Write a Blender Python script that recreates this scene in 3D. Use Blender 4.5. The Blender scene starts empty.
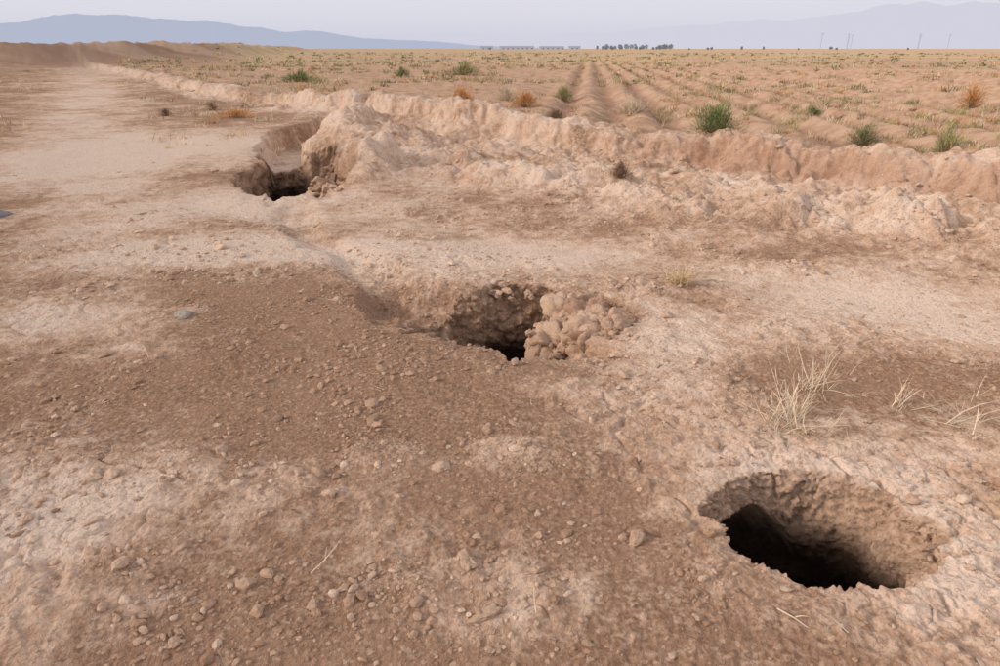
import bpy, bmesh, math, numpy as np
from mathutils import Vector
rng=np.random.default_rng(7)
F=np.float32
# ---------------------------------------------------------------- noise
def hsh(ix,iy,iz,seed):
    h=(ix.astype(np.uint32)*np.uint32(374761393)+iy.astype(np.uint32)*np.uint32(668265263)+iz*np.uint32(2246822519)+np.uint32((seed*974634777)&0xffffffff))
    h=(h^(h>>np.uint32(13)))*np.uint32(1274126177)
    return h^(h>>np.uint32(16))
_a=np.arange(256)/256*2*np.pi
GX=np.cos(_a).astype(F);GY=np.sin(_a).astype(F)
Z0=np.uint32(0)
def perlin(x,y,seed=0):
    x=np.asarray(x,F);y=np.asarray(y,F)
    fx=np.floor(x);fy=np.floor(y)
    ix=fx.astype(np.int32);iy=fy.astype(np.int32);x=x-fx;y=y-fy
    u=x*x*x*(x*(x*6-15)+10);v=y*y*y*(y*(y*6-15)+10)
    def g(dx,dy):
        h=hsh(ix+dx,iy+dy,Z0,seed)&np.uint32(255)
        return GX[h]*(x-dx)+GY[h]*(y-dy)
    a=g(0,0);a=a+(g(1,0)-a)*u
    b=g(0,1);b=b+(g(1,1)-b)*u
    return (a+(b-a)*v)*F(1.5)
def perlin3(x,y,z,seed=0):
    fx=np.floor(x);fy=np.floor(y);fz=np.floor(z)
    ix=fx.astype(np.int32);iy=fy.astype(np.int32);iz=fz.astype(np.int32)
    x=x-fx;y=y-fy;z=z-fz
    u=x*x*(3-2*x);v=y*y*(3-2*y);w=z*z*(3-2*z)
    def g(dx,dy,dz):
        h=hsh(ix+dx,iy+dy,(iz+dz).astype(np.uint32),seed)
        a=h&np.uint32(255);c=((h>>np.uint32(8))&np.uint32(255)).astype(F)/127.5-1
        s=np.sqrt(np.maximum(0,1-c*c))
        return GX[a]*s*(x-dx)+GY[a]*s*(y-dy)+c*(z-dz)
    def l(a,b,t): return a+(b-a)*t
    return l(l(l(g(0,0,0),g(1,0,0),u),l(g(0,1,0),g(1,1,0),u),v),l(l(g(0,0,1),g(1,0,1),u),l(g(0,1,1),g(1,1,1),u),v),w)*1.5
def fbm(x,y,s,o=3,seed=0,gain=.5):
    r=0;a=1;t=0
    for i in range(o):
        r=r+a*perlin(x/s+i*17.3,y/s-i*9.1,seed+i);t+=a;a*=gain;s/=2.03
    return r/t
def sst(a,b,x):
    t=np.clip((x-a)/(b-a),0,1);return t*t*(3-2*t)
def worley(x,y,seed):
    fx=np.floor(x).astype(np.int32);fy=np.floor(y).astype(np.int32)
    d1=np.full(x.shape,9,F);d2=d1.copy();cid=np.zeros(x.shape,F)
    for i in(-1,0,1):
        for j in(-1,0,1):
            h=hsh(fx+i,fy+j,Z0,seed)
            px=(fx+i)+(h&np.uint32(1023)).astype(F)/1023;py=(fy+j)+((h>>np.uint32(10))&np.uint32(1023)).astype(F)/1023
            d=(px-x)**2+(py-y)**2
            cid=np.where(d<d1,(h>>np.uint32(20)).astype(F)/4095,cid)
            d2=np.minimum(d2,np.maximum(d1,d));d1=np.minimum(d1,d)
    return np.sqrt(d1),np.sqrt(d2),cid
def worley3(x,y,z,seed):
    fx=np.floor(x).astype(np.int32);fy=np.floor(y).astype(np.int32);fz=np.floor(z).astype(np.int32)
    d1=np.full(x.shape,9,F);d2=d1.copy();cid=np.zeros(x.shape,F)
    for i in(-1,0,1):
        for j in(-1,0,1):
            for k in(-1,0,1):
                h=hsh(fx+i,fy+j,(fz+k).astype(np.uint32),seed)
                d=((fx+i)+(h&np.uint32(1023)).astype(F)/1023-x)**2+((fy+j)+((h>>np.uint32(10))&np.uint32(1023)).astype(F)/1023-y)**2+((fz+k)+((h>>np.uint32(20))&np.uint32(1023)).astype(F)/1023-z)**2
                cid=np.where(d<d1,((h*np.uint32(2654435761))>>np.uint32(20)).astype(F)/4095,cid)
                d2=np.minimum(d2,np.maximum(d1,d));d1=np.minimum(d1,d)
    return np.sqrt(d1),np.sqrt(d2),cid
def poly(x,y,pts):
    best=np.full(x.shape,1e9,F);sg=np.ones(x.shape,F)
    for (ax,ay),(bx,by) in zip(pts[:-1],pts[1:]):
        dx=bx-ax;dy=by-ay;L=dx*dx+dy*dy
        t=np.clip(((x-ax)*dx+(y-ay)*dy)/L,0,1)
        ex=x-ax-t*dx;ey=y-ay-t*dy
        d=ex*ex+ey*ey
        c=np.sign(dx*ey-dy*ex)
        m=d<best
        best=np.where(m,d,best);sg=np.where(m,c,sg)
    return np.sqrt(best),sg
# ---------------------------------------------------------------- layout (metres)
RA=[(-2.3,14.0),(-1.5,11.2),(-.5,9.1),(1.1,7.6),(2.9,6.5),(4.3,5.5),(8,3.2),(20,-3),(60,-20)]
RB=[(-90,130),(-60,100),(-25,48),(-10.5,26),(-4.2,18.6),(-2.4,16.2),(.4,12.9),(2.0,11.8),(3.6,10.6),(5.0,9.2),(6.2,7.8),(10,5.2),(24,-1),(70,-17)]
CH=[(-3.75,12.0),(-4.3,14.6),(-3.9,17.0),(-3.1,18.6)]
RC=[(-1.75,9.0),(-2.05,10.4),(-2.7,12.3),(-3.3,14.2),(-3.1,16)]
GR=[(-.75,4.5),(-1.2,5.3),(-1.9,6.3),(-2.35,7.5)]
PATH=[(-80,140),(-45,80),(-26,45),(-17,29),(-9.5,16),(-6,9.5),(-3.8,6.4)]
WALK=[(-3.2,7.6),(-1.2,6.7),(.3,5.9),(1.6,5.1),(3.2,4.2),(6,2.6)]
BERM=[(-110,30),(-62,62),(-50,85),(-52,125),(-75,240),(-140,500)]
HOLES=[
 dict(c=(1.18,1.985),r=(.40,.34),rot=0,D=1.2,
      U=([0,.12,.62,.72,.86,1],[1,.975,.965,1.15,1.55,1.5],[0,.02,.115,.15,.5,1]),
      S=([0,.12,.66,.78,1],[1,.92,.76,.86,1.3],[0,.04,.25,.32,1]),sd=.45,seed=11,amp=.026,rn=.11,lip=.012,shade_d=(.10,.27)),
 dict(c=(.14,4.0),r=(.70,.60),rot=-.15,D=1.25,
      U=([0,.06,.7,.8,.9,1],[1,.985,.93,1.05,1.15,1.1],[0,.02,.34,.40,.7,1]),
      S=([0,.12,.5,.8,1],[1,.9,.78,.62,.6],[0,.05,.22,.5,1]),sd=-.3,seed=23,amp=.05,rn=.24,lip=.02,shade_d=(.2,.45)),
 dict(c=(-2.95,9.9),r=(.82,2.35),rot=.30,D=1.45,
      U=([0,.05,.65,.8,1],[1,.98,1.0,1.05,1.0],[0,.03,.5,.8,1]),
      S=([0,.10,.5,.7,1],[1,.93,.80,.7,.6],[0,.10,.42,.7,1]),sd=-.1,seed=31,amp=.085,rn=.2,lip=.03,shade_d=(.12,.6)),
]
def holeS(x,y,h):
    dx=x-h['c'][0];dy=y-h['c'][1];c,s=math.cos(h['rot']),math.sin(h['rot'])
    lx=(dx*c+dy*s)/h['r'][0];ly=(-dx*s+dy*c)/h['r'][1]
    th=np.arctan2(ly,lx);rho=np.sqrt(lx*lx+ly*ly)
    ct,sn=np.cos(th),np.sin(th)
    R=1+h['rn']*(perlin(ct*1.3+h['seed'],sn*1.3,h['seed'])*1.3+.7*perlin(ct*3.5+h['seed'],sn*3.5,h['seed']+1)+.2*perlin(ct*9+h['seed'],sn*9,h['seed']+2))
    return rho/R,th,ct,sn,R
def holes_min(x,y):
    m=np.full(x.shape,9,F)
    for h in HOLES: m=np.minimum(m,holeS(x,y,h)[0])
    return m
GA=[(1.35,2.0,.65,.65,.7),(1.0,3.5,.6,.65,.45),(-2.5,5.4,1.2,.45,.9),(-5.6,12.2,1.8,2.4,1.0),(-1.6,1.85,.6,.55,.6),(-3.0,4.0,.8,.5,.55),
    (.04,2.46,.22,.16,.5),(.1,1.62,.24,.2,.5),(-.45,2.4,.2,.12,.4),(-2.8,7.7,1.3,.7,.8),(.2,5.2,1.2,.55,.6),(2.6,4.2,.9,.7,.65),(-.6,4.9,.5,.3,.4),(2.2,1.7,.6,.5,.45),(-1.0,5.6,1.2,.5,.5),(.55,2.9,.35,.3,.3),
    (-.6,3.1,.95,.75,-.3),(1.7,3.15,.42,.22,-.65),(-4.2,5.8,.9,.5,-.2),(-1.5,4.3,.7,.35,-.3),(2.3,5.4,.7,.22,-.25)]
def terrain(x,y,fine=True):
    r=np.sqrt(x*x+(y+1)**2)
    n1=fbm(x,y,2.6,3,3);n2=fbm(x,y,.55,3,13)
    z=.06*n1*np.clip(r/4,0.3,1)+.017*n2
    z=z-.16*sst(1.3,.5,np.sqrt(((x+.62)/.30)**2+((y-4.28)/.34)**2)+.5*fbm(x,y,.25,3,15))
    big=sst(4,7,y)
    fw=fbm(x,y,.22,3,43,.6)
    wx=x+(.2+.35*big)*fbm(x,y,1.7,4,41,.5)+.05*n2+.09*big*fw;wy=y+(.2+.35*big)*fbm(x,y,1.7,4,47,.5)+.09*big*fw
    dG,_=poly(x+.22*fbm(x,y,.6,3,141),y,GR)
    z=z-.075*sst(.30,.05,dG)
    dA,sA=poly(wx,wy,RA)
    lum=np.abs(fbm(x,y,.55,4,51,.55))*2.4
    lum2=np.abs(fbm(x+9,y,1.5,3,57,.45))*2.2
    hA=.24*(1+.8*fbm(x,y,1.5,2,52))
    eA=np.exp(-(dA/.55)**2)
    z=z+hA*eA
    dR,_=poly(x+.3*fbm(x,y,.7,4,143,.6),y,RC);eR=np.exp(-(dR/.42)**2)
    z=z+.36*eR*(1+.7*fbm(x,y,.9,3,145))
    dB,sB=poly(wx,wy,RB);sb=dB*sB
    left=sst(1.6,-.6,x)*sst(24,17,y)
    near_l=sst(1.8,.6,x)*sst(-3.6,-2.6,x)
    z=z+(.20+.08*left)*sst(-.16,.06,sb)+(.13+.08*left)*np.exp(-((sb-.35)/(.5+.5*left))**2)*(1+1.3*fbm(x,y,1.6,3,61))
    z=z+.06*near_l*sst(-.12,.05,sb-.02)
    z=z-.13*np.exp(-((sb+.5)/.35)**2)*sst(-1,3.5,x)
    between=sst(-.5,.3,dA*sA)*sst(.6,-.2,sb)*sst(-4,-2,x)
    bank=np.clip(eA+eR+np.exp(-((sb+.1)/.8)**2)+between,0,1)
    z=z+bank*(.10*lum+.15*lum2-.115)
    dC,_=poly(wx,wy,CH)
    z=z-.45*sst(.6,.35,dC)
    dP,_=poly(x,y,PATH);pw=np.exp(-(dP/(.8+.02*r))**2)
    z=z-.05*pw
    dW,_=poly(wx,wy,WALK);wk=np.exp(-(dW/.5)**2)
    z=z-.05*wk
    dE,_=poly(x+4*fbm(x,y,12,2,71),y,BERM)
    z=z+2.2*np.exp(-(dE/6)**2)*(1+.45*fbm(x,y,9,5,73,.65))
    q=x-.5-.124*(y-13)
    fld=sst(.6,1.8,sb)
    fq=q+.16*fbm(x,y,5,3,81)
    fur=fld*sst(-.6,.6,q)*sst(60,12,q)*sst(260,90,r)
    z=z+fur*.095*np.cos(fq*2*np.pi/1.15)*(1+.8*fbm(x,y,1.0,3,83))
    z=z+fld*.05*fbm(x,y,.5,3,85,.6)
    z=z+sst(15,40,r)*.10*fbm(x,y,5,3,87)
    c=np.full(x.shape,.42,F)
    for gx,gy,sx,sy,w in GA: c=c+w*np.exp(-(((x-gx)/sx)**2+((y-gy)/sy)**2))
    c=c+.4*bank+.3*wk+.5*pw
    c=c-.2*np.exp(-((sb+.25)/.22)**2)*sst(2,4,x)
    c=c-.35*fld*(1-.6*np.exp(-((sb-1)/1.0)**2))
    c=c+.75*fbm(x,y,.9,6,91,.66)+.35*fbm(x,y,3.1,2,93)
    cm=sst(.36,.66,c)
    if fine:
        near=sst(16,6,r)
        b1=np.abs(perlin(x/.17,y/.17,101));b2=np.abs(perlin(x/.075+3,y/.075,103))
        sm=1-.75*wk
        am=sst(-.35,.4,fbm(x,y,.6,2,109))
        z=z+near*sm*(.020*b1+.012*b2)*(.2+.55*am+.4*cm)
        z=z+sm*(.3+.7*am)*sst(9,4,r)*(.0045*perlin(x/.032,y/.032,105)+.0022*perlin(x/.014,y/.014,107))
        z=z+near*.014*cm
        rl=np.abs(fbm(x*.8+y*.5,y*.9-x*.3,.62,4,121,.55))
        z=z-near*.020*sst(.05,.0,rl)*sst(-.1,.3,fbm(x,y,1.3,2,123))*(.4+.6*cm)
        n=(r<8)
        if n.any():
            xs=x[n];ys=y[n]
            d1,d2,ci=worley(xs/.13+.5*perlin(xs/.09,ys/.09,5),ys/.13+.5*perlin(xs/.09+5,ys/.09,6),77)
            k=sst(.0,.12,d2-d1)
            add=np.zeros(x.shape,F)
            pn=sst(-.05,.35,fbm(xs,ys,.7,2,111))
            add[n]=(cm[n]*pn*(.013*(ci-.5)*k-.007*(1-k)))*(1-wk[n])
            z=z+add
    return z,c,bank,fld,pw,wk,sb,q,fur
# ---------------------------------------------------------------- ground mesh
def seg(a,b,d): return np.linspace(a,b,max(2,int((b-a)/d)),endpoint=False)
rr=np.concatenate([seg(.7,2.25,.012),seg(2.25,3.6,.0036),seg(3.6,4.3,.007),seg(4.3,5.9,.0054),seg(5.9,8.2,.012),seg(8.2,14.2,.0165),seg(14.2,24,.045),seg(24,60,.14),60*1.022**np.arange(0,232)])
aa=np.concatenate([seg(-80,-46,.5),seg(-46,46,.096),np.arange(46,80.1,.5)])*math.pi/180
NR,NA=len(rr),len(aa)
Rr,Aa=np.meshgrid(rr,aa,indexing='ij')
X=(Rr*np.sin(Aa)).ravel().astype(F);Y=(Rr*np.cos(Aa)-1).ravel().astype(F)
Zt,crust,bank,fld,pw,wk,sb,q,fur=terrain(X,Y)
wall=np.zeros(X.shape,F);hole_shade=np.zeros(X.shape,F);crev=np.zeros(X.shape,F)
Xo=X.copy();Yo=Y.copy();Zo=Zt.copy()
for h in HOLES:
    rm=max(h['r'])*1.7
    idx=np.where((np.abs(X-h['c'][0])<rm)&(np.abs(Y-h['c'][1])<rm))[0]
    s,th,ct,sn,R=holeS(X[idx],Y[idx],h)
    k=s<1.35;idx=idx[k];s=s[k];ct=ct[k];sn=sn[k];R=R[k];th=th[k]
    lip=h['lip']*sst(1.35,1.0,s)**2
    fl=.2
    u=np.clip((1-s)/(1-fl),0,1)
    sw=sst(-.2,.8,np.cos(th-h['sd']))
    sw=np.clip(sw+.35*perlin(ct*2+9,sn*2,h['seed']+5),0,1)
    g=np.interp(u,h['U'][0],h['U'][1])*(1-sw)+np.interp(u,h['S'][0],h['S'][1])*sw
    d=np.interp(u,h['U'][0],h['U'][2])*(1-sw)+np.interp(u,h['S'][0],h['S'][2])*sw
    rho=np.where(s>=1,s,np.where(s>fl,g,g*s/fl))*R
    lx=rho*ct*h['r'][0];ly=rho*sn*h['r'][1]
    c_,s_=math.cos(h['rot']),math.sin(h['rot'])
    nx=h['c'][0]+lx*c_-ly*s_;ny=h['c'][1]+lx*s_+ly*c_
    nz=Zo[idx]*sst(.2,1,s)-lip-h['D']*d
    w=sst(1.07,.95,s)
    sc=h['amp']
    P=lambda f,sd:perlin3((nx/f).astype(F),(ny/f).astype(F),(nz/f).astype(F),sd)
    wv=P(sc*2.5,8)*1.1;wv2=P(sc*2.9,9)*1.1
    w1,w2,ci=worley3((nx/(sc*4.6)+wv).astype(F),(ny/(sc*4.6)-wv2).astype(F),(nz/(sc*4.2)+wv2).astype(F),h['seed'])
    e1=sst(0,.14,w2-w1)
    dis=sc*(1.1*(ci-.5)*e1-.35*(1-e1)+1.5*P(sc*6,6)+.8*np.abs(P(sc*2.1,2))+.7*P(sc*1.0,3)+.4*P(sc*.45,4)-.1)
    ox=ct*h['r'][0]*c_-sn*h['r'][1]*s_;oy=ct*h['r'][0]*s_+sn*h['r'][1]*c_
    L=np.sqrt(ox*ox+oy*oy)
    flw=sst(fl*.8,fl*1.3,s)
    nx-=dis*w*ox/L*flw;ny-=dis*w*oy/L*flw;nz+=dis*w*(.35+.65*(1-flw))
    Xo[idx]=nx;Yo[idx]=ny;Zo[idx]=nz
    wall[idx]=np.maximum(wall[idx],w);hole_shade[idx]=np.maximum(hole_shade[idx],sst(h['shade_d'][0],h['shade_d'][1],d)*w)  # second mask: painted-in shade, growing with depth inside each hole
    crev[idx]=np.maximum(crev[idx],(1-e1)*w)
def make_mesh(name,co,quads=None,tris=None,smooth=True,attrs={},mat=None,cols=None):
    me=bpy.data.meshes.new(name);co=np.ascontiguousarray(co,F)
    nq=0 if quads is None else len(quads);nt=0 if tris is None else len(tris)
    me.vertices.add(len(co));me.vertices.foreach_set('co',co.ravel())
    li=[];st=[]
    if nq: li.append(np.asarray(quads,np.int32).ravel());st.append(np.arange(nq)*4)
    if nt: li.append(np.asarray(tris,np.int32).ravel());st.append(nq*4+np.arange(nt)*3)
    li=np.concatenate(li);st=np.concatenate(st).astype(np.int32)
    me.loops.add(len(li));me.loops.foreach_set('vertex_index',li)
    me.polygons.add(nq+nt);me.polygons.foreach_set('loop_start',st)
    me.update(calc_edges=True)
    me.polygons.foreach_set('use_smooth',np.full(nq+nt,smooth))
    for k,v in attrs.items():
        a=me.attributes.new(k,'FLOAT','POINT');a.data.foreach_set('value',np.ascontiguousarray(v,F))
    if cols is not None:
        a=me.attributes.new('tint','FLOAT_COLOR','POINT')
        c=np.ones((len(co),4),F);c[:,:3]=cols;a.data.foreach_set('color',c.ravel())
    ob=bpy.data.objects.new(name,me);bpy.context.scene.collection.objects.link(ob)
    if mat: me.materials.append(mat)
    return ob
I=np.arange(NR*NA,dtype=np.int32).reshape(NR,NA)
quads=np.stack([I[:-1,:-1],I[:-1,1:],I[1:,1:],I[1:,:-1]],-1).reshape(-1,4)[:,::-1]
# ---------------------------------------------------------------- materials
class NT:
    def __init__(s,name):
        s.m=bpy.data.materials.new(name);s.m.use_nodes=True;s.t=s.m.node_tree;s.t.nodes.clear()
        s.out=s.n('ShaderNodeOutputMaterial')
    def n(s,t,**k):
        o=s.t.nodes.new(t)
        for a,b in k.items():setattr(o,a,b)
        return o
    def l(s,a,b): s.t.links.new(a,b)
    def val(s,v,sock):
        if isinstance(v,bpy.types.NodeSocket): s.l(v,sock)
        else: sock.default_value=v
    def math(s,op,a,b=0.,c=0.,clamp=False):
        o=s.n('ShaderNodeMath',operation=op,use_clamp=clamp);s.val(a,o.inputs[0]);s.val(b,o.inputs[1]);s.val(c,o.inputs[2]);return o.outputs[0]
    def mix(s,f,a,b,bt='MIX'):
        o=s.n('ShaderNodeMix',data_type='RGBA',blend_type=bt);s.val(f,o.inputs[0])
        s.val(a if isinstance(a,bpy.types.NodeSocket) else (*a,1),o.inputs[6]);s.val(b if isinstance(b,bpy.types.NodeSocket) else (*b,1),o.inputs[7]);return o.outputs[2]
    def noise(s,v,sc,d=4,r=.55):
        o=s.n('ShaderNodeTexNoise');s.l(v,o.inputs['Vector']);o.inputs['Scale'].default_value=sc;o.inputs['Detail'].default_value=d;o.inputs['Roughness'].default_value=r;return o.outputs[0]
    def mr(s,v,a,b,c=0.,d=1.):
        o=s.n('ShaderNodeMapRange',interpolation_type='SMOOTHSTEP');s.l(v,o.inputs[0])
        for i,k in enumerate((a,b,c,d)):o.inputs[i+1].default_value=k
        return o.outputs[0]
    def attr(s,n): return s.n('ShaderNodeAttribute',attribute_name=n)
def ground_mat():
    t=NT('dry_soil');pos=t.n('ShaderNodeNewGeometry').outputs['Position']
    A=lambda n:t.attr(n).outputs['Fac']
    c,fl,wl,shd,far,scf,hn=A('crust'),A('field'),A('wall'),A('hole_shade'),A('far'),A('scarp'),A('patch')
    nf=t.noise(pos,9,5,.68);nm=t.noise(pos,42,4,.68)
    k=t.math('ADD',c,t.math('MULTIPLY',t.math('SUBTRACT',nf,.5),1.0))
    k=t.math('ADD',k,t.math('MULTIPLY',t.math('SUBTRACT',nm,.5),.6))
    k2=t.mr(k,.62,1.15);k=t.mr(k,.28,.78)
    brown=t.mix(t.mr(nm,.3,.7),(.275,.162,.105),(.46,.30,.207))
    brown=t.mix(t.math('MULTIPLY',hn,.7),brown,(.42,.265,.18))
    pale=t.mix(t.mr(nf,.3,.72),(.56,.385,.275),(.74,.57,.445))
    pale=t.mix(t.math('MULTIPLY',hn,.4),pale,(.64,.435,.31))
    pale=t.mix(t.math('MULTIPLY',k2,.9),pale,(.80,.655,.545))
    col=t.mix(k,brown,pale)
    vo=t.n('ShaderNodeTexVoronoi');t.l(pos,vo.inputs['Vector']);vo.inputs['Scale'].default_value=75
    sp=t.n('ShaderNodeSeparateColor');t.l(vo.outputs['Color'],sp.inputs[0])
    col=t.mix(t.math('MULTIPLY',t.mr(sp.outputs[0],.82,.97),.5),col,(.65,.49,.37))
    col=t.mix(t.math('MULTIPLY',t.mr(sp.outputs[1],.84,.97),.35),col,(.20,.12,.08))
    fcol=t.mix(hn,(.45,.285,.20),(.60,.42,.30))
    fcol=t.mix(t.mr(nf,.45,.75,0,.6),fcol,(.64,.48,.355))
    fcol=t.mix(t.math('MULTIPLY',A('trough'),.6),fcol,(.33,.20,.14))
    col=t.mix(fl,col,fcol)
    nfar=t.n('ShaderNodeMapping');nfar.inputs['Scale'].default_value=(.03,.09,.1);t.l(pos,nfar.inputs['Vector'])
    nn=t.noise(nfar.outputs[0],1.,4,.6)
    fc=t.mix(t.mr(nn,.42,.62),(.50,.34,.235),(.56,.45,.28))
    fc=t.mix(t.mr(nn,.56,.70,0,.65),fc,(.28,.26,.14))
    fc=t.mix(A('west'),fc,t.mix(t.mr(nn,.4,.6),(.31,.205,.15),(.45,.32,.235)))
    col=t.mix(far,col,fc)
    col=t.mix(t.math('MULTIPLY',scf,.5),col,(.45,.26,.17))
    wc=t.mix(t.mr(nm,.3,.7),(.42,.27,.185),(.64,.455,.33))
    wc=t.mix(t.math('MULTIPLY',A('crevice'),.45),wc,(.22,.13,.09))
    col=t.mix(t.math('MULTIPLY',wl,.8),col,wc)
    col=t.mix(t.math('MULTIPLY',shd,.95),col,(.042,.027,.020))  # darkness of the hole depths painted into the soil colour as shade
    vb=t.n('ShaderNodeTexVoronoi');t.l(pos,vb.inputs['Vector']);vb.inputs['Scale'].default_value=55
    hgt=t.math('SUBTRACT',t.math('MULTIPLY',nm,1.5),t.math('MULTIPLY',vb.outputs['Distance'],.4))
    b=t.n('ShaderNodeBump');b.inputs['Strength'].default_value=1;b.inputs['Distance'].default_value=.016;t.l(hgt,b.inputs['Height'])
    p=t.n('ShaderNodeBsdfDiffuse');t.l(col,p.inputs['Color']);p.inputs['Roughness'].default_value=.6
    t.l(b.outputs[0],p.inputs['Normal']);t.l(p.outputs[0],t.out.inputs[0]);return t.m
R0=np.sqrt(X*X+Y*Y)
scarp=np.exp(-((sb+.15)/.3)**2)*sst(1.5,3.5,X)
patch=sst(-.35,.35,fbm(X,Y,.6,4,131,.6))
fq=q+.16*fbm(X,Y,5,3,81)
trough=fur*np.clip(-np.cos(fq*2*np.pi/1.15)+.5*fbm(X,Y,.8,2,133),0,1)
west=sst(-.30,-.42,X/np.maximum(Y,1))
gr=make_mesh('ground',np.stack([Xo,Yo,Zo],1),quads,attrs=dict(crust=crust,field=fld,wall=wall,hole_shade=hole_shade,crevice=crev,far=sst(35,110,R0),scarp=scarp,patch=patch,trough=trough,west=west),mat=ground_mat())
def tint_mat(name,rough=.9,var=.35,sc=60,bump=.004):
    t=NT(name);pos=t.n('ShaderNodeNewGeometry').outputs['Position']
    a=t.attr('tint').outputs['Color']
    if bump:
        n=t.noise(pos,sc,3,.6);col=t.mix(t.mr(n,.3,.7,0,var),a,(0.16,.10,.065))
    else: col=a
    p=t.n('ShaderNodeBsdfDiffuse');t.l(col,p.inputs['Color'])
    if bump:
        b=t.n('ShaderNodeBump');b.inputs['Distance'].default_value=bump;b.inputs['Strength'].default_value=.8;t.l(n,b.inputs['Height']);t.l(b.outputs[0],p.inputs['Normal'])
    t.l(p.outputs[0],t.out.inputs[0]);return t.m
M_rock=tint_mat('clod_soil',var=.3,sc=70,bump=.008);M_plant=tint_mat('dry_plant',bump=0)
# ---------------------------------------------------------------- rocks
def ico(n):
    bm=bmesh.new();bmesh.ops.create_icosphere(bm,subdivisions=n,radius=1)
    v=np.array([x.co[:] for x in bm.verts],F);f=np.array([[a.index for a in p.verts] for p in bm.faces],np.int32);bm.free();return v,f
def templates(n,count,seed,rough=.06,npl=11,dmin=.62):
    v,f=ico(n);r=np.random.default_rng(seed);out=[]
    for i in range(count):
        pl=r.normal(size=(npl,3));pl/=np.linalg.norm(pl,axis=1)[:,None];d=r.uniform(dmin,1.0,npl)
        dt=v@pl.T;m=np.where(dt>.05,d/np.maximum(dt,.05),9).min(1);m=np.minimum(m,1.15)
        o=r.uniform(0,50);nz=perlin3(v[:,0]*2+o,v[:,1]*2,v[:,2]*2,i)-.8*np.abs(perlin3(v[:,0]*3.3+o,v[:,1]*3.3,v[:,2]*3.3,i+3))
        if n>3: nz=nz+.5*perlin3(v[:,0]*9+o,v[:,1]*9,v[:,2]*9,i+5)
        out.append(v*(m*(1+rough*2*nz))[:,None])
    return np.array(out,F),f
def rocks(name,P,S,n,seed,cols,flat=.7,sink=.3,smooth=True,rough=.06,npl=11,dmin=.62,tilt=.25):
    T,f=templates(n,20,seed,rough,npl,dmin);r=np.random.default_rng(seed+1);N=len(P)
    V=T[r.integers(0,20,N)]
    sc=np.stack([r.uniform(.75,1.35,N),r.uniform(.65,1.1,N),flat*r.uniform(.6,1.15,N)],1).astype(F)
    V=V*sc[:,None,:]
    a=r.uniform(0,6.28,N);b=r.normal(0,tilt,N)
    cb,sb_=np.cos(b)[:,None],np.sin(b)[:,None];y=V[:,:,1]*cb-V[:,:,2]*sb_;z=V[:,:,1]*sb_+V[:,:,2]*cb
    ca,sa=np.cos(a)[:,None],np.sin(a)[:,None];x=V[:,:,0]*ca-y*sa;y=V[:,:,0]*sa+y*ca
    V=np.stack([x,y,z],-1)*np.asarray(S)[:,None,None]
    Pz=np.array(P,F);Pz[:,2]+=np.asarray(S)*(flat-sink*flat*2)*.7
    V=V+Pz[:,None,:]
    k=V.shape[1];Fc=(f[None]+(np.arange(N)*k)[:,None,None]).reshape(-1,3)
    C=np.repeat(cols,k,axis=0)
    return make_mesh(name,V.reshape(-1,3),tris=Fc,smooth=smooth,mat=M_rock,cols=C)
def ground_z(x,y): return terrain(np.asarray(x,F),np.asarray(y,F))[0]
def soilcol(n,c):
    t=rng.uniform(0,1,n)[:,None];br=np.array([.35,.22,.15])*(1-t)+np.array([.53,.37,.265])*t;pa=np.array([.57,.41,.30])*(1-t)+np.array([.75,.59,.47])*t
    k=np.clip(c+rng.normal(0,.3,n),0,1)[:,None];return (br*(1-k)+pa*k).astype(F)
def scatter(n,rmin,rmax,amax=48,pw_=1.0):
    r=rmin+(rmax-rmin)*rng.uniform(0,1,n)**pw_;a=rng.uniform(-amax,amax,n)*math.pi/180
    return (r*np.sin(a)).astype(F),(r*np.cos(a)-1).astype(F)
x,y=scatter(80000,1.9,9,48,1.15)
cl=fbm(x,y,.45,3,201);cl2=fbm(x,y,1.5,2,203)
zz,cc,bk,fd,pp,ww,_,_,_=terrain(x,y)
prob=sst(-.25,.5,cl+.7*cl2)*(1.0-.75*ww)*(1-.5*sst(.4,.8,cc))
keep=(rng.uniform(0,1,len(x))<prob*.8)&(holes_min(x,y)>1.08)
x,y,zz,cc=x[keep],y[keep],zz[keep],cc[keep]
S=np.clip(np.exp(rng.normal(math.log(.0052),.62,len(x))),.0025,.028)*(.8+.09*np.hypot(x,y+1))
rocks('gravel',np.stack([x,y,zz],1),S,2,301,soilcol(len(x),sst(.2,.8,cc)),smooth=False)
x,y=scatter(2800,1.9,13,48,1.0)
zz,cc,bk,fd,pp,ww,_,_,_=terrain(x,y)
keep=(rng.uniform(0,1,len(x))<(.08+.7*bk+.4*sst(.1,.6,fbm(x,y,.5,2,207)))*(1-.8*ww))&(holes_min(x,y)>1.05)
x,y,zz,cc=x[keep],y[keep],zz[keep],cc[keep]
S=np.clip(np.exp(rng.normal(math.log(.015),.5,len(x))),.008,.05)*(.75+.09*np.hypot(x,y))
rocks('soil_clods',np.stack([x,y,zz],1),S,3,311,soilcol(len(x),sst(.2,.7,cc)),sink=.5,smooth=True,rough=.12,npl=9,dmin=.5)
CL=[(.02,2.42,.22,16),(.12,1.62,.15,30),(-.5,2.36,.18,12),(.25,1.85,.14,14),(-1.75,1.9,.2,30),(-1.55,2.15,.2,24),(.75,2.6,.2,14),(2.0,1.65,.15,18),(-1.2,2.9,.2,10),(.5,2.2,.25,12),(-.2,5.0,.5,20),(1.9,2.2,.15,14),(-2.0,2.5,.25,18),(-.5,4.7,.15,14)]
P=[];Sz=[]
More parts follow.
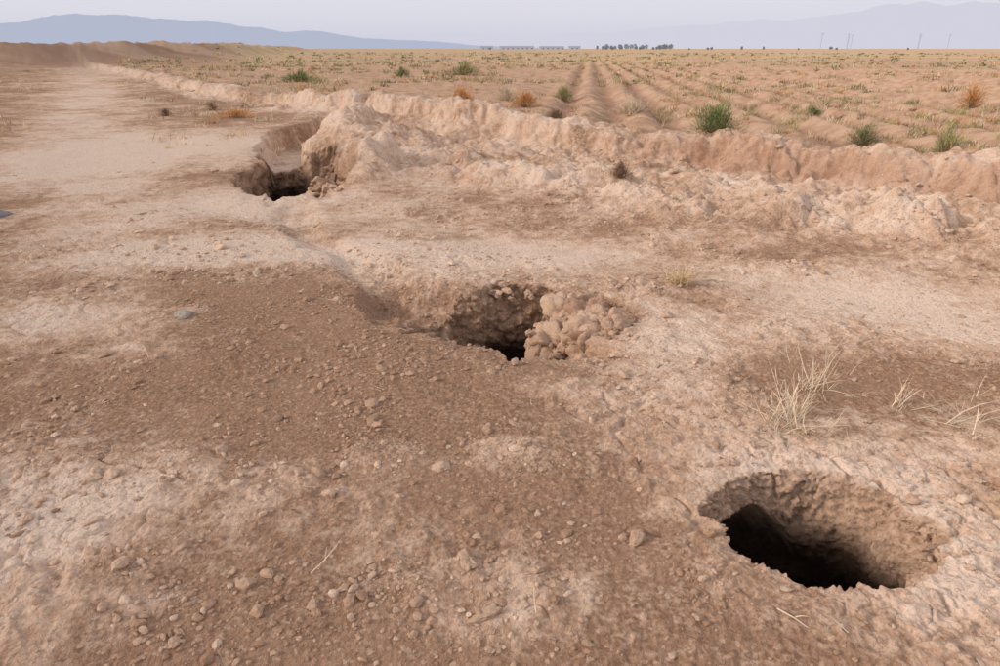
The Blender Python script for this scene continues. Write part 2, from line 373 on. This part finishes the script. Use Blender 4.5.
for cx,cy,s_,m in CL:
    for i in range(m):
        P.append((cx+rng.normal()*s_,cy+rng.normal()*s_*.7));Sz.append(min(.045,.006+rng.exponential(.010)))
P=np.array(P,F);k=holes_min(P[:,0],P[:,1])>1.1;P=P[k];Sz=np.array(Sz)[k]
rocks('broken_crust',np.column_stack([P,ground_z(P[:,0],P[:,1])]),Sz,4,351,soilcol(len(P),np.full(len(P),.55)),flat=.6,sink=.5,rough=.15,npl=9,dmin=.5)
def pile(name,pts,n,seed,ex=2.4):
    P=[];Sz=[]
    r=np.random.default_rng(seed)
    for (cx,cy,cz,sx,sy,sz,s0,s1,m) in pts:
        for i in range(m):
            P.append((cx+r.normal()*sx,cy+r.normal()*sy,cz+r.normal()*sz));Sz.append(s0+(s1-s0)*r.uniform()**ex)
    P=np.array(P,F);N=len(P);t=r.uniform(0,1,N)[:,None];c=(np.array([.44,.29,.205])*(1-t)+np.array([.65,.475,.355])*t)
    return rocks(name,P,np.array(Sz),n,seed,c.astype(F),flat=.85,sink=.5,rough=.17,npl=7,dmin=.38,tilt=.8)
pile('pit_rubble',[(.60,4.12,-.11,.10,.17,.03,.025,.14,44),(.46,4.12,-.19,.10,.18,.05,.025,.16,50),(.36,4.02,-.38,.08,.14,.08,.03,.14,50),(.68,3.88,-.05,.07,.12,.03,.012,.08,60),(.44,3.76,-.26,.12,.08,.07,.02,.10,44),(.15,4.45,-.95,.3,.1,.05,.03,.1,20),(.1,4.58,-.05,.3,.05,.02,.015,.06,24)],4,401)
pile('gully_rubble',[(-2.05,8.9,-.35,.15,.35,.12,.04,.2,50),(-2.35,10.2,-.35,.15,.6,.14,.04,.24,60),(-3.0,9.4,-1.25,.3,.6,.05,.05,.14,20)],4,405)
pile('rim_rubble',[(1.54,1.80,-.02,.04,.05,.01,.008,.03,18),(1.57,2.02,-.03,.03,.08,.01,.01,.03,18),(.9,2.33,-.02,.07,.02,.01,.006,.022,14),(.74,2.0,-.01,.03,.1,.01,.006,.02,14)],4,409)
g=ground_z([-2.02,-5.3],[3.95,6.9])
rocks('grey_stone',np.array([(-2.02,3.95,g[0])],F),np.array([.055]),4,420,np.array([[.42,.38,.33]],F),flat=.45,sink=.2,npl=7,dmin=.45)
rocks('grey_stone',np.array([(-5.3,6.9,g[1])],F),np.array([.12]),4,421,np.array([[.28,.28,.29]],F),flat=.6)
# ---------------------------------------------------------------- plants
def blades(B,D,L,W,C,droop=.3,r=rng):
    N=len(B);side=np.cross(D,np.array([0,0,1.]));side+=r.normal(0,.3,(N,3));side/=np.linalg.norm(side,axis=1)[:,None]
    bend=r.normal(0,.18,(N,3));bend[:,2]-=droop*.5
    def pt(t): return B+D*(L*t)[:,None]+bend*(L*t*t)[:,None]
    w=(W*.5)[:,None]*side
    o=np.ones(N)
    v=np.stack([pt(0*o)-w,pt(0*o)+w,pt(.38*o)+w*.85,pt(.38*o)-w*.85,pt(.72*o)+w*.6,pt(.72*o)-w*.6,pt(o)],1)
    b=(np.arange(N)*7)[:,None]
    qd=np.concatenate([b+[0,1,2,3],b+[3,2,4,5]]);tr=b+[5,4,6]
    return v.reshape(-1,3),qd,tr,np.repeat(C,7,axis=0)
class Acc:
    def __init__(s): s.v=[];s.q=[];s.t=[];s.c=[];s.n=0
    def add(s,p):
        v,q_,t,c=p;s.v.append(v);s.q.append(q_+s.n);s.t.append(t+s.n);s.c.append(c);s.n+=len(v)
    def make(s,name,mat=None): return make_mesh(name,np.concatenate(s.v),np.concatenate(s.q),np.concatenate(s.t),False,mat=mat or M_plant,cols=np.clip(np.concatenate(s.c),0,1))
STRAW=np.array([.60,.48,.31]);OLIVE=np.array([.20,.21,.10]);ORANGE=np.array([.52,.29,.12]);GREY=np.array([.28,.19,.13]);GREEN=np.array([.14,.19,.07]);PALE=np.array([.74,.62,.47]);YG=np.array([.38,.37,.18])
def dirs(n,up,r=rng):
    a=r.uniform(0,2*np.pi,n);e=r.uniform(up[0],up[1],n)
    return np.stack([np.cos(a)*np.cos(e),np.sin(a)*np.cos(e),np.sin(e)],1)
def shrub(name,x,y,w,h,col,n=900,stick=GREY,leafL=.05,leafW=.008):
    z=float(ground_z([x],[y])[0]);A=Acc()
    ns=int(60+n*.05);D=dirs(ns,(.25,1.5));k=np.sqrt((D[:,0]**2+D[:,1]**2)*(w/2)**2+D[:,2]**2*h**2)
    B=np.tile([x,y,z-.01],(ns,1))+rng.normal(0,1,(ns,3))*[w*.06,w*.06,0]
    A.add(blades(B,D,k*rng.uniform(.6,1.1,ns),np.full(ns,.006),stick*rng.uniform(.6,1.3,(ns,1)),0))
    Dl=dirs(n,(.0,1.55));rad=rng.uniform(.3,1,n)**.6
    lump=.78+.6*perlin3((Dl[:,0]*2.4+x).astype(F),(Dl[:,1]*2.4).astype(F),(Dl[:,2]*2.4).astype(F),3)
    P=np.stack([Dl[:,0]*w/2,Dl[:,1]*w/2,Dl[:,2]*h],1)*(rad*lump)[:,None]+[x,y,z]
    Du=Dl+dirs(n,(0,1.5))*.7;Du/=np.linalg.norm(Du,axis=1)[:,None]
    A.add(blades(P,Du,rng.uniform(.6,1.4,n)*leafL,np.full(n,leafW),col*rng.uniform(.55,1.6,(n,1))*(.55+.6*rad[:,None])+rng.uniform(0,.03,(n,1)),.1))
    return A.make(name)
def tuft(A,x,y,z,w,h,col,n,wd=.004,up=(.5,1.5),droop=.3):
    D=dirs(n,up);B=np.tile([x,y,z-.01],(n,1))+rng.normal(0,1,(n,3))*[w*.2,w*.2,0]
    k=np.sqrt((D[:,0]**2+D[:,1]**2)*(w/2)**2+D[:,2]**2*h**2)
    A.add(blades(B,D,k*rng.uniform(.4,1.1,n),np.full(n,wd),col*rng.uniform(.6,1.3,(n,1)),droop))
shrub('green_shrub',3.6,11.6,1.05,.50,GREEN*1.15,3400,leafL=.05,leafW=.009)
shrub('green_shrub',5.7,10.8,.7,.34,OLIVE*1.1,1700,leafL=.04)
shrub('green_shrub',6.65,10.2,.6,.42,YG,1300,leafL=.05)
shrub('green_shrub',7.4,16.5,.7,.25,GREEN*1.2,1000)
shrub('green_shrub',-9.3,33,2.2,.45,OLIVE*1.3,1500,leafL=.14,leafW=.025)
shrub('green_shrub',-1.9,38,2.0,.5,YG*.8,1300,leafL=.14,leafW=.025)
shrub('green_shrub',-5.2,38,1.0,.45,OLIVE*1.3,700,leafL=.14,leafW=.025)
shrub('green_shrub',1.9,21,.8,.45,YG*.9,900,leafL=.1,leafW=.012)
shrub('orange_shrub',-.95,17.5,.85,.4,ORANGE*1.1,1500,leafL=.08,leafW=.01)
shrub('orange_shrub',.62,17,.9,.34,ORANGE,1300,leafL=.08,leafW=.01)
shrub('orange_shrub',-6.6,17.5,1.3,.22,ORANGE*1.15,900,leafL=.08,leafW=.01)
shrub('orange_shrub',11.4,17,.6,.6,ORANGE*1.1,1200,leafL=.1,leafW=.01)
shrub('dry_shrub',1.05,13.2,.5,.22,GREY*.8,800)
shrub('dry_shrub',1.38,7.75,.36,.19,GREY*.8,900,leafL=.03,leafW=.005)
shrub('dry_shrub',2.95,7.3,.46,.17,GREY*.8,1000,leafL=.04,leafW=.005)
shrub('dry_shrub',3.45,7.2,.35,.12,GREY*.95,600,leafL=.04,leafW=.004)
shrub('dry_shrub',-8.6,18.0,.5,.2,GREY*.7,500)
shrub('dry_shrub',-8.2,20.0,.5,.25,GREY*.8,500)
def weed(name,x,y,w,h,n,col,wd=.0035,up=(.1,1.2),br=3):
    A=Acc();z=float(ground_z([x],[y])[0])
    D=dirs(n,up);B=np.tile([x,y,z-.005],(n,1))+rng.normal(0,1,(n,3))*[w*.1,w*.1,0]
    k=np.sqrt((D[:,0]**2+D[:,1]**2)*(w/2)**2+D[:,2]**2*h**2)*rng.uniform(.5,1.15,n)
    C=col*rng.uniform(.7,1.25,(n,1));A.add(blades(B,D,k,np.full(n,wd),C,.15))
    for i in range(br):
        t=rng.uniform(.3,.8,n);B2=B+D*(k*t)[:,None];D2=D+dirs(n,(-.1,1.2))*.8;D2/=np.linalg.norm(D2,axis=1)[:,None]
        A.add(blades(B2,D2,k*rng.uniform(.2,.45,n),np.full(n,wd*.65),C,.1))
    return A.make(name)
weed('dry_weed',1.33,2.68,.50,.21,95,PALE,.0045,up=(.0,1.1))
weed('dry_weed',1.60,3.0,.42,.32,30,PALE*.95,.0045,br=3)
weed('dry_weed',1.95,2.85,.34,.17,26,PALE*.95,.0045,br=2)
weed('dry_weed',2.12,2.66,.6,.34,22,PALE*.95,.005,up=(.1,.9),br=3)
weed('dry_weed',1.33,4.66,.28,.15,160,STRAW*1.2,.006,up=(.3,1.4),br=1)
weed('dry_weed',2.9,15.4,.8,.45,160,PALE*.85,.012,up=(.3,1.4))
weed('dry_weed',.2,19.0,.9,.6,160,PALE*.85,.014,up=(.3,1.4))
A=Acc()
def mass(n,rmin,rmax,amin,amax,sz,cols,pr,nb,wd,pw_=1.0,cond=None,lo=-.3,hi=.35):
    r=rmin+(rmax-rmin)*rng.uniform(0,1,n)**pw_;a=rng.uniform(amin,amax,n)*math.pi/180
    x=(r*np.sin(a)).astype(F);y=(r*np.cos(a)-1).astype(F)
    z,c,bk,fd,p,w,sb_,q_,fu=terrain(x,y,False)
    k=(fd*(1-p)>.5) if cond is None else cond(x,y,fd,p,q_)
    k&=rng.uniform(0,1,n)<sst(lo,hi,fbm(x,y,6,2,501))
    for i in np.where(k)[0]:
        s=rng.uniform(*sz)*(.8+.4*rng.uniform());ci=rng.choice(len(cols),p=pr)
        tuft(A,x[i],y[i],z[i],s*rng.uniform(1.2,2.2),s*.6,cols[ci]*rng.uniform(.75,1.25),nb,wd*(1+r[i]/50),droop=.2)
mass(1500,10.5,30,-8,62,(.08,.28),[STRAW,YG,OLIVE,ORANGE,GREY],[.45,.18,.1,.1,.17],28,.007,1.0)
mass(1900,10,30,12,62,(.12,.40),[STRAW,YG,OLIVE,ORANGE,PALE],[.36,.22,.14,.12,.16],36,.008,1.0)
mass(4200,26,90,-40,60,(.20,.5),[STRAW,YG,OLIVE,ORANGE,GREY],[.36,.22,.2,.12,.10],20,.016,1.2)
mass(2800,60,260,-35,60,(.35,.8),[STRAW,YG,OLIVE],[.42,.3,.28],14,.035,1.2)
mass(1100,14,70,-48,-12,(.10,.38),[STRAW,PALE,ORANGE,GREY],[.5,.3,.1,.1],24,.009,1.0,cond=lambda x,y,f,p,q_:(p<.4))
A.make('scrub_vegetation')
A=Acc();x,y=scatter(420,1.9,6.5);k=holes_min(x,y)>1.1;x,y=x[k],y[k];z=ground_z(x,y);n=len(x)
D=dirs(n,(-.05,.22));A.add(blades(np.stack([x,y,z+.010],1),D,np.clip(rng.exponential(.03,n),.012,.11),rng.uniform(.0012,.003,n),PALE*rng.uniform(.4,1.05,(n,1)),0))
A.make('straw_litter')
def twig(name,x,y,L,a,col=PALE,wd=.005):
    A=Acc();z=float(ground_z([x],[y])[0]);D=np.array([[math.cos(a),math.sin(a),.12]]);D/=np.linalg.norm(D)
    B=np.array([[x,y,z+.010]])
    A.add(blades(B,D,np.array([L]),np.array([wd]),np.array([col]),.05))
    A.add(blades(B+D*L*.4,np.array([[math.cos(a+.9),math.sin(a+.9),.3]]),np.array([L*.35]),np.array([wd*.7]),np.array([col]),.05))
    return A.make(name)
twig('twig',-1.95,3.35,.22,2.2);twig('twig',.85,1.55,.14,-.8);twig('twig',1.02,1.45,.18,1.9,PALE*.8);twig('twig',2.3,2.35,.35,2.9);twig('twig',-.62,1.7,.15,.9,PALE*.8);twig('twig',1.4,2.4,.3,.4,PALE*.8)
# ---------------------------------------------------------------- distance
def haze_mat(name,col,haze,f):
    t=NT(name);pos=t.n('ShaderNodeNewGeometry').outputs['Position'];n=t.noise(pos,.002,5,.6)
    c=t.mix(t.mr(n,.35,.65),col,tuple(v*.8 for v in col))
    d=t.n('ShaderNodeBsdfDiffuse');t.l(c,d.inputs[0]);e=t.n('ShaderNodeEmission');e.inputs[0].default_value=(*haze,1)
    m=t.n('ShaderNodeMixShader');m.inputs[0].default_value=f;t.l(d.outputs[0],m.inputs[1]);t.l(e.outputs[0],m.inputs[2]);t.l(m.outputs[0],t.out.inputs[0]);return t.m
def mountains(name,Yd,prof,depth,mat,seed,rough):
    xs=np.array([p[0] for p in prof]);hs=np.array([p[1] for p in prof])
    nx,ny=600,24;u=np.linspace(xs[0],xs[-1],nx);v=np.linspace(0,1,ny)
    U,V=np.meshgrid(u,v,indexing='ij')
    Hh=np.interp(U,xs,hs)*Yd
    nz=fbm(U*9+V*.8,V*2.5,1,5,seed)*rough
    tri=1-np.abs(2*V-1)**1.3
    z=Hh*tri*(1+nz)-20
    co=np.stack([U*Yd,Yd+V*depth,z],-1).reshape(-1,3)
    I=np.arange(nx*ny).reshape(nx,ny);q_=np.stack([I[:-1,:-1],I[1:,:-1],I[1:,1:],I[:-1,1:]],-1).reshape(-1,4)
    return make_mesh(name,co,q_,mat=mat)
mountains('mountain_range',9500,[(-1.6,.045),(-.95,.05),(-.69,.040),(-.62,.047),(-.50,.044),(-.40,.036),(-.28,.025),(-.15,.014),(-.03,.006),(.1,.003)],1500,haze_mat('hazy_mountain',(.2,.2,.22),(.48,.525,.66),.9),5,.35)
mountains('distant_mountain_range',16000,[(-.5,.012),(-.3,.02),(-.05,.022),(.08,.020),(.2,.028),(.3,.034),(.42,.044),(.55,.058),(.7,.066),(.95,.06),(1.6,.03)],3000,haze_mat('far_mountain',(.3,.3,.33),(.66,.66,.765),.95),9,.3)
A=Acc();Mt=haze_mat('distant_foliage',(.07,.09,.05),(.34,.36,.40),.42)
for i in range(46):
    y0=rng.uniform(780,860);x0=y0*(rng.uniform(.13,.24) if i<36 else rng.uniform(-.02,.62));h=rng.uniform(2.5,6.5)*(1 if i<36 else .55);w=h*rng.uniform(.6,1.2)
    n=160;D=dirs(n,(-1.2,1.5));P=D*rng.uniform(.2,1,(n,1))**.5*[w/2,w/2,h*.42]+[x0,y0,h*.58]
    A.add(blades(P,dirs(n,(-.3,1.4)),rng.uniform(.5,1.2,n),np.full(n,.8),np.tile(OLIVE,(n,1))))
    A.add(blades(np.array([[x0,y0,0.]]),np.array([[0.,0,1]]),np.array([h*.6]),np.array([.4]),np.array([GREY])))
A.make('distant_trees',Mt)
def box(bm,x0,x1,y0,y1,z0,z1):
    vs=[bm.verts.new(p) for p in((x0,y0,z0),(x1,y0,z0),(x1,y1,z0),(x0,y1,z0),(x0,y0,z1),(x1,y0,z1),(x1,y1,z1),(x0,y1,z1))]
    for f in((0,3,2,1),(4,5,6,7),(0,1,5,4),(1,2,6,5),(2,3,7,6),(3,0,4,7)):bm.faces.new([vs[i] for i in f])
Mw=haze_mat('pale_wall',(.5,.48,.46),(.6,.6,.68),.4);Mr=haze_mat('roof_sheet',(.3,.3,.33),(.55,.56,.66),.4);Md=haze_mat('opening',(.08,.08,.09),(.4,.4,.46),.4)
def shed(x,y,L,W,H):
    par=bpy.data.objects.new('farm_shed',None);bpy.context.scene.collection.objects.link(par)
    def part(nm,fn,mat):
        bm=bmesh.new();fn(bm);me=bpy.data.meshes.new(nm);bm.to_mesh(me);bm.free();me.materials.append(mat);o=bpy.data.objects.new(nm,me);bpy.context.scene.collection.objects.link(o);o.parent=par
    part('walls',lambda b:box(b,x,x+L,y,y+W,0,H),Mw)
    def roof(b):
        e=.5;v=[b.verts.new(p) for p in((x-e,y-e,H),(x+L+e,y-e,H),(x+L+e,y+W/2,H+1.6),(x-e,y+W/2,H+1.6),(x-e,y+W+e,H),(x+L+e,y+W+e,H))]
        b.faces.new(v[:4]);b.faces.new((v[3],v[2],v[5],v[4]));b.faces.new((v[0],v[3],v[4]));b.faces.new((v[1],v[5],v[2]))
    part('roof',roof,Mr)
    def op(b):
        k=int(L/6)
        for i in range(k): box(b,x+3+i*6,x+5+i*6,y-.05,y-.01,1.0,2.4)
    part('windows',op,Md)
shed(0,900,42,12,3.2);shed(50,905,30,12,3.0);shed(-25,930,16,10,3.4);shed(86,900,14,9,3.2)
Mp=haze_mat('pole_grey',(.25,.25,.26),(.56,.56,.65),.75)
for x,y in((190,430),(215,450),(232,480),(262,455),(290,470),(300,520),(268,560)):
    par=bpy.data.objects.new('utility_pole',None);bpy.context.scene.collection.objects.link(par)
    for nm,b in(('pole',(x-.13,x+.13,y-.13,y+.13,0,10.5)),('crossarm',(x-1.1,x+1.1,y-.27,y-.14,9.4,9.6))):
        bm=bmesh.new();box(bm,*b);me=bpy.data.meshes.new(nm);bm.to_mesh(me);bm.free();me.materials.append(Mp);o=bpy.data.objects.new(nm,me);bpy.context.scene.collection.objects.link(o);o.parent=par
# ---------------------------------------------------------------- light
w=bpy.data.worlds.new('World');bpy.context.scene.world=w;w.use_nodes=True;t=w.node_tree;t.nodes.clear()
o=t.nodes.new('ShaderNodeOutputWorld');bg=t.nodes.new('ShaderNodeBackground');sky=t.nodes.new('ShaderNodeTexSky')
sky.sky_type='NISHITA';sky.sun_disc=False
sd=Vector((-.83,-.25,.42)).normalized()
sky.sun_elevation=math.asin(sd.z);sky.sun_rotation=math.atan2(sd.x,sd.y)
sky.dust_density=3
tc=t.nodes.new('ShaderNodeTexCoord');sx=t.nodes.new('ShaderNodeSeparateXYZ');t.links.new(tc.outputs['Generated'],sx.inputs[0])
cr=t.nodes.new('ShaderNodeValToRGB');t.links.new(sx.outputs[2],cr.inputs[0])
e=cr.color_ramp.elements;e[0].position=0;e[0].color=(.68,.68,.785,1);e[1].position=1;e[1].color=(.70,.69,.77,1)
n=e.new(.035);n.color=(.75,.75,.85,1);n=e.new(.09);n.color=(.85,.82,.88,1);n=e.new(.4);n.color=(.93,.85,.80,1)
sc=t.nodes.new('ShaderNodeMix');sc.data_type='RGBA';sc.blend_type='MULTIPLY';sc.inputs[0].default_value=1;t.links.new(sky.outputs[0],sc.inputs[6]);sc.inputs[7].default_value=(.1,.1,.1,1)
mx=t.nodes.new('ShaderNodeMix');mx.data_type='RGBA';mx.inputs[0].default_value=.1;t.links.new(cr.outputs[0],mx.inputs[6]);t.links.new(sc.outputs[2],mx.inputs[7])
t.links.new(mx.outputs[2],bg.inputs[0]);bg.inputs[1].default_value=1.0;t.links.new(bg.outputs[0],o.inputs[0])
L=bpy.data.lights.new('sun','SUN');L.energy=2.2;L.angle=math.radians(18);L.color=(1,.83,.68)
so=bpy.data.objects.new('sun',L);bpy.context.scene.collection.objects.link(so);so.rotation_euler=sd.to_track_quat('Z','Y').to_euler()
cam=bpy.data.cameras.new('camera');cam.lens=24;cam.sensor_width=36;cam.clip_end=80000;cam.clip_start=.05
co=bpy.data.objects.new('camera',cam);bpy.context.scene.collection.objects.link(co);co.location=(0,0,1.6);co.rotation_euler=(math.radians(90-23.1),0,0)
bpy.context.scene.camera=co
s=bpy.context.scene;s.view_settings.view_transform='Standard';s.view_settings.look='None';s.view_settings.exposure=0
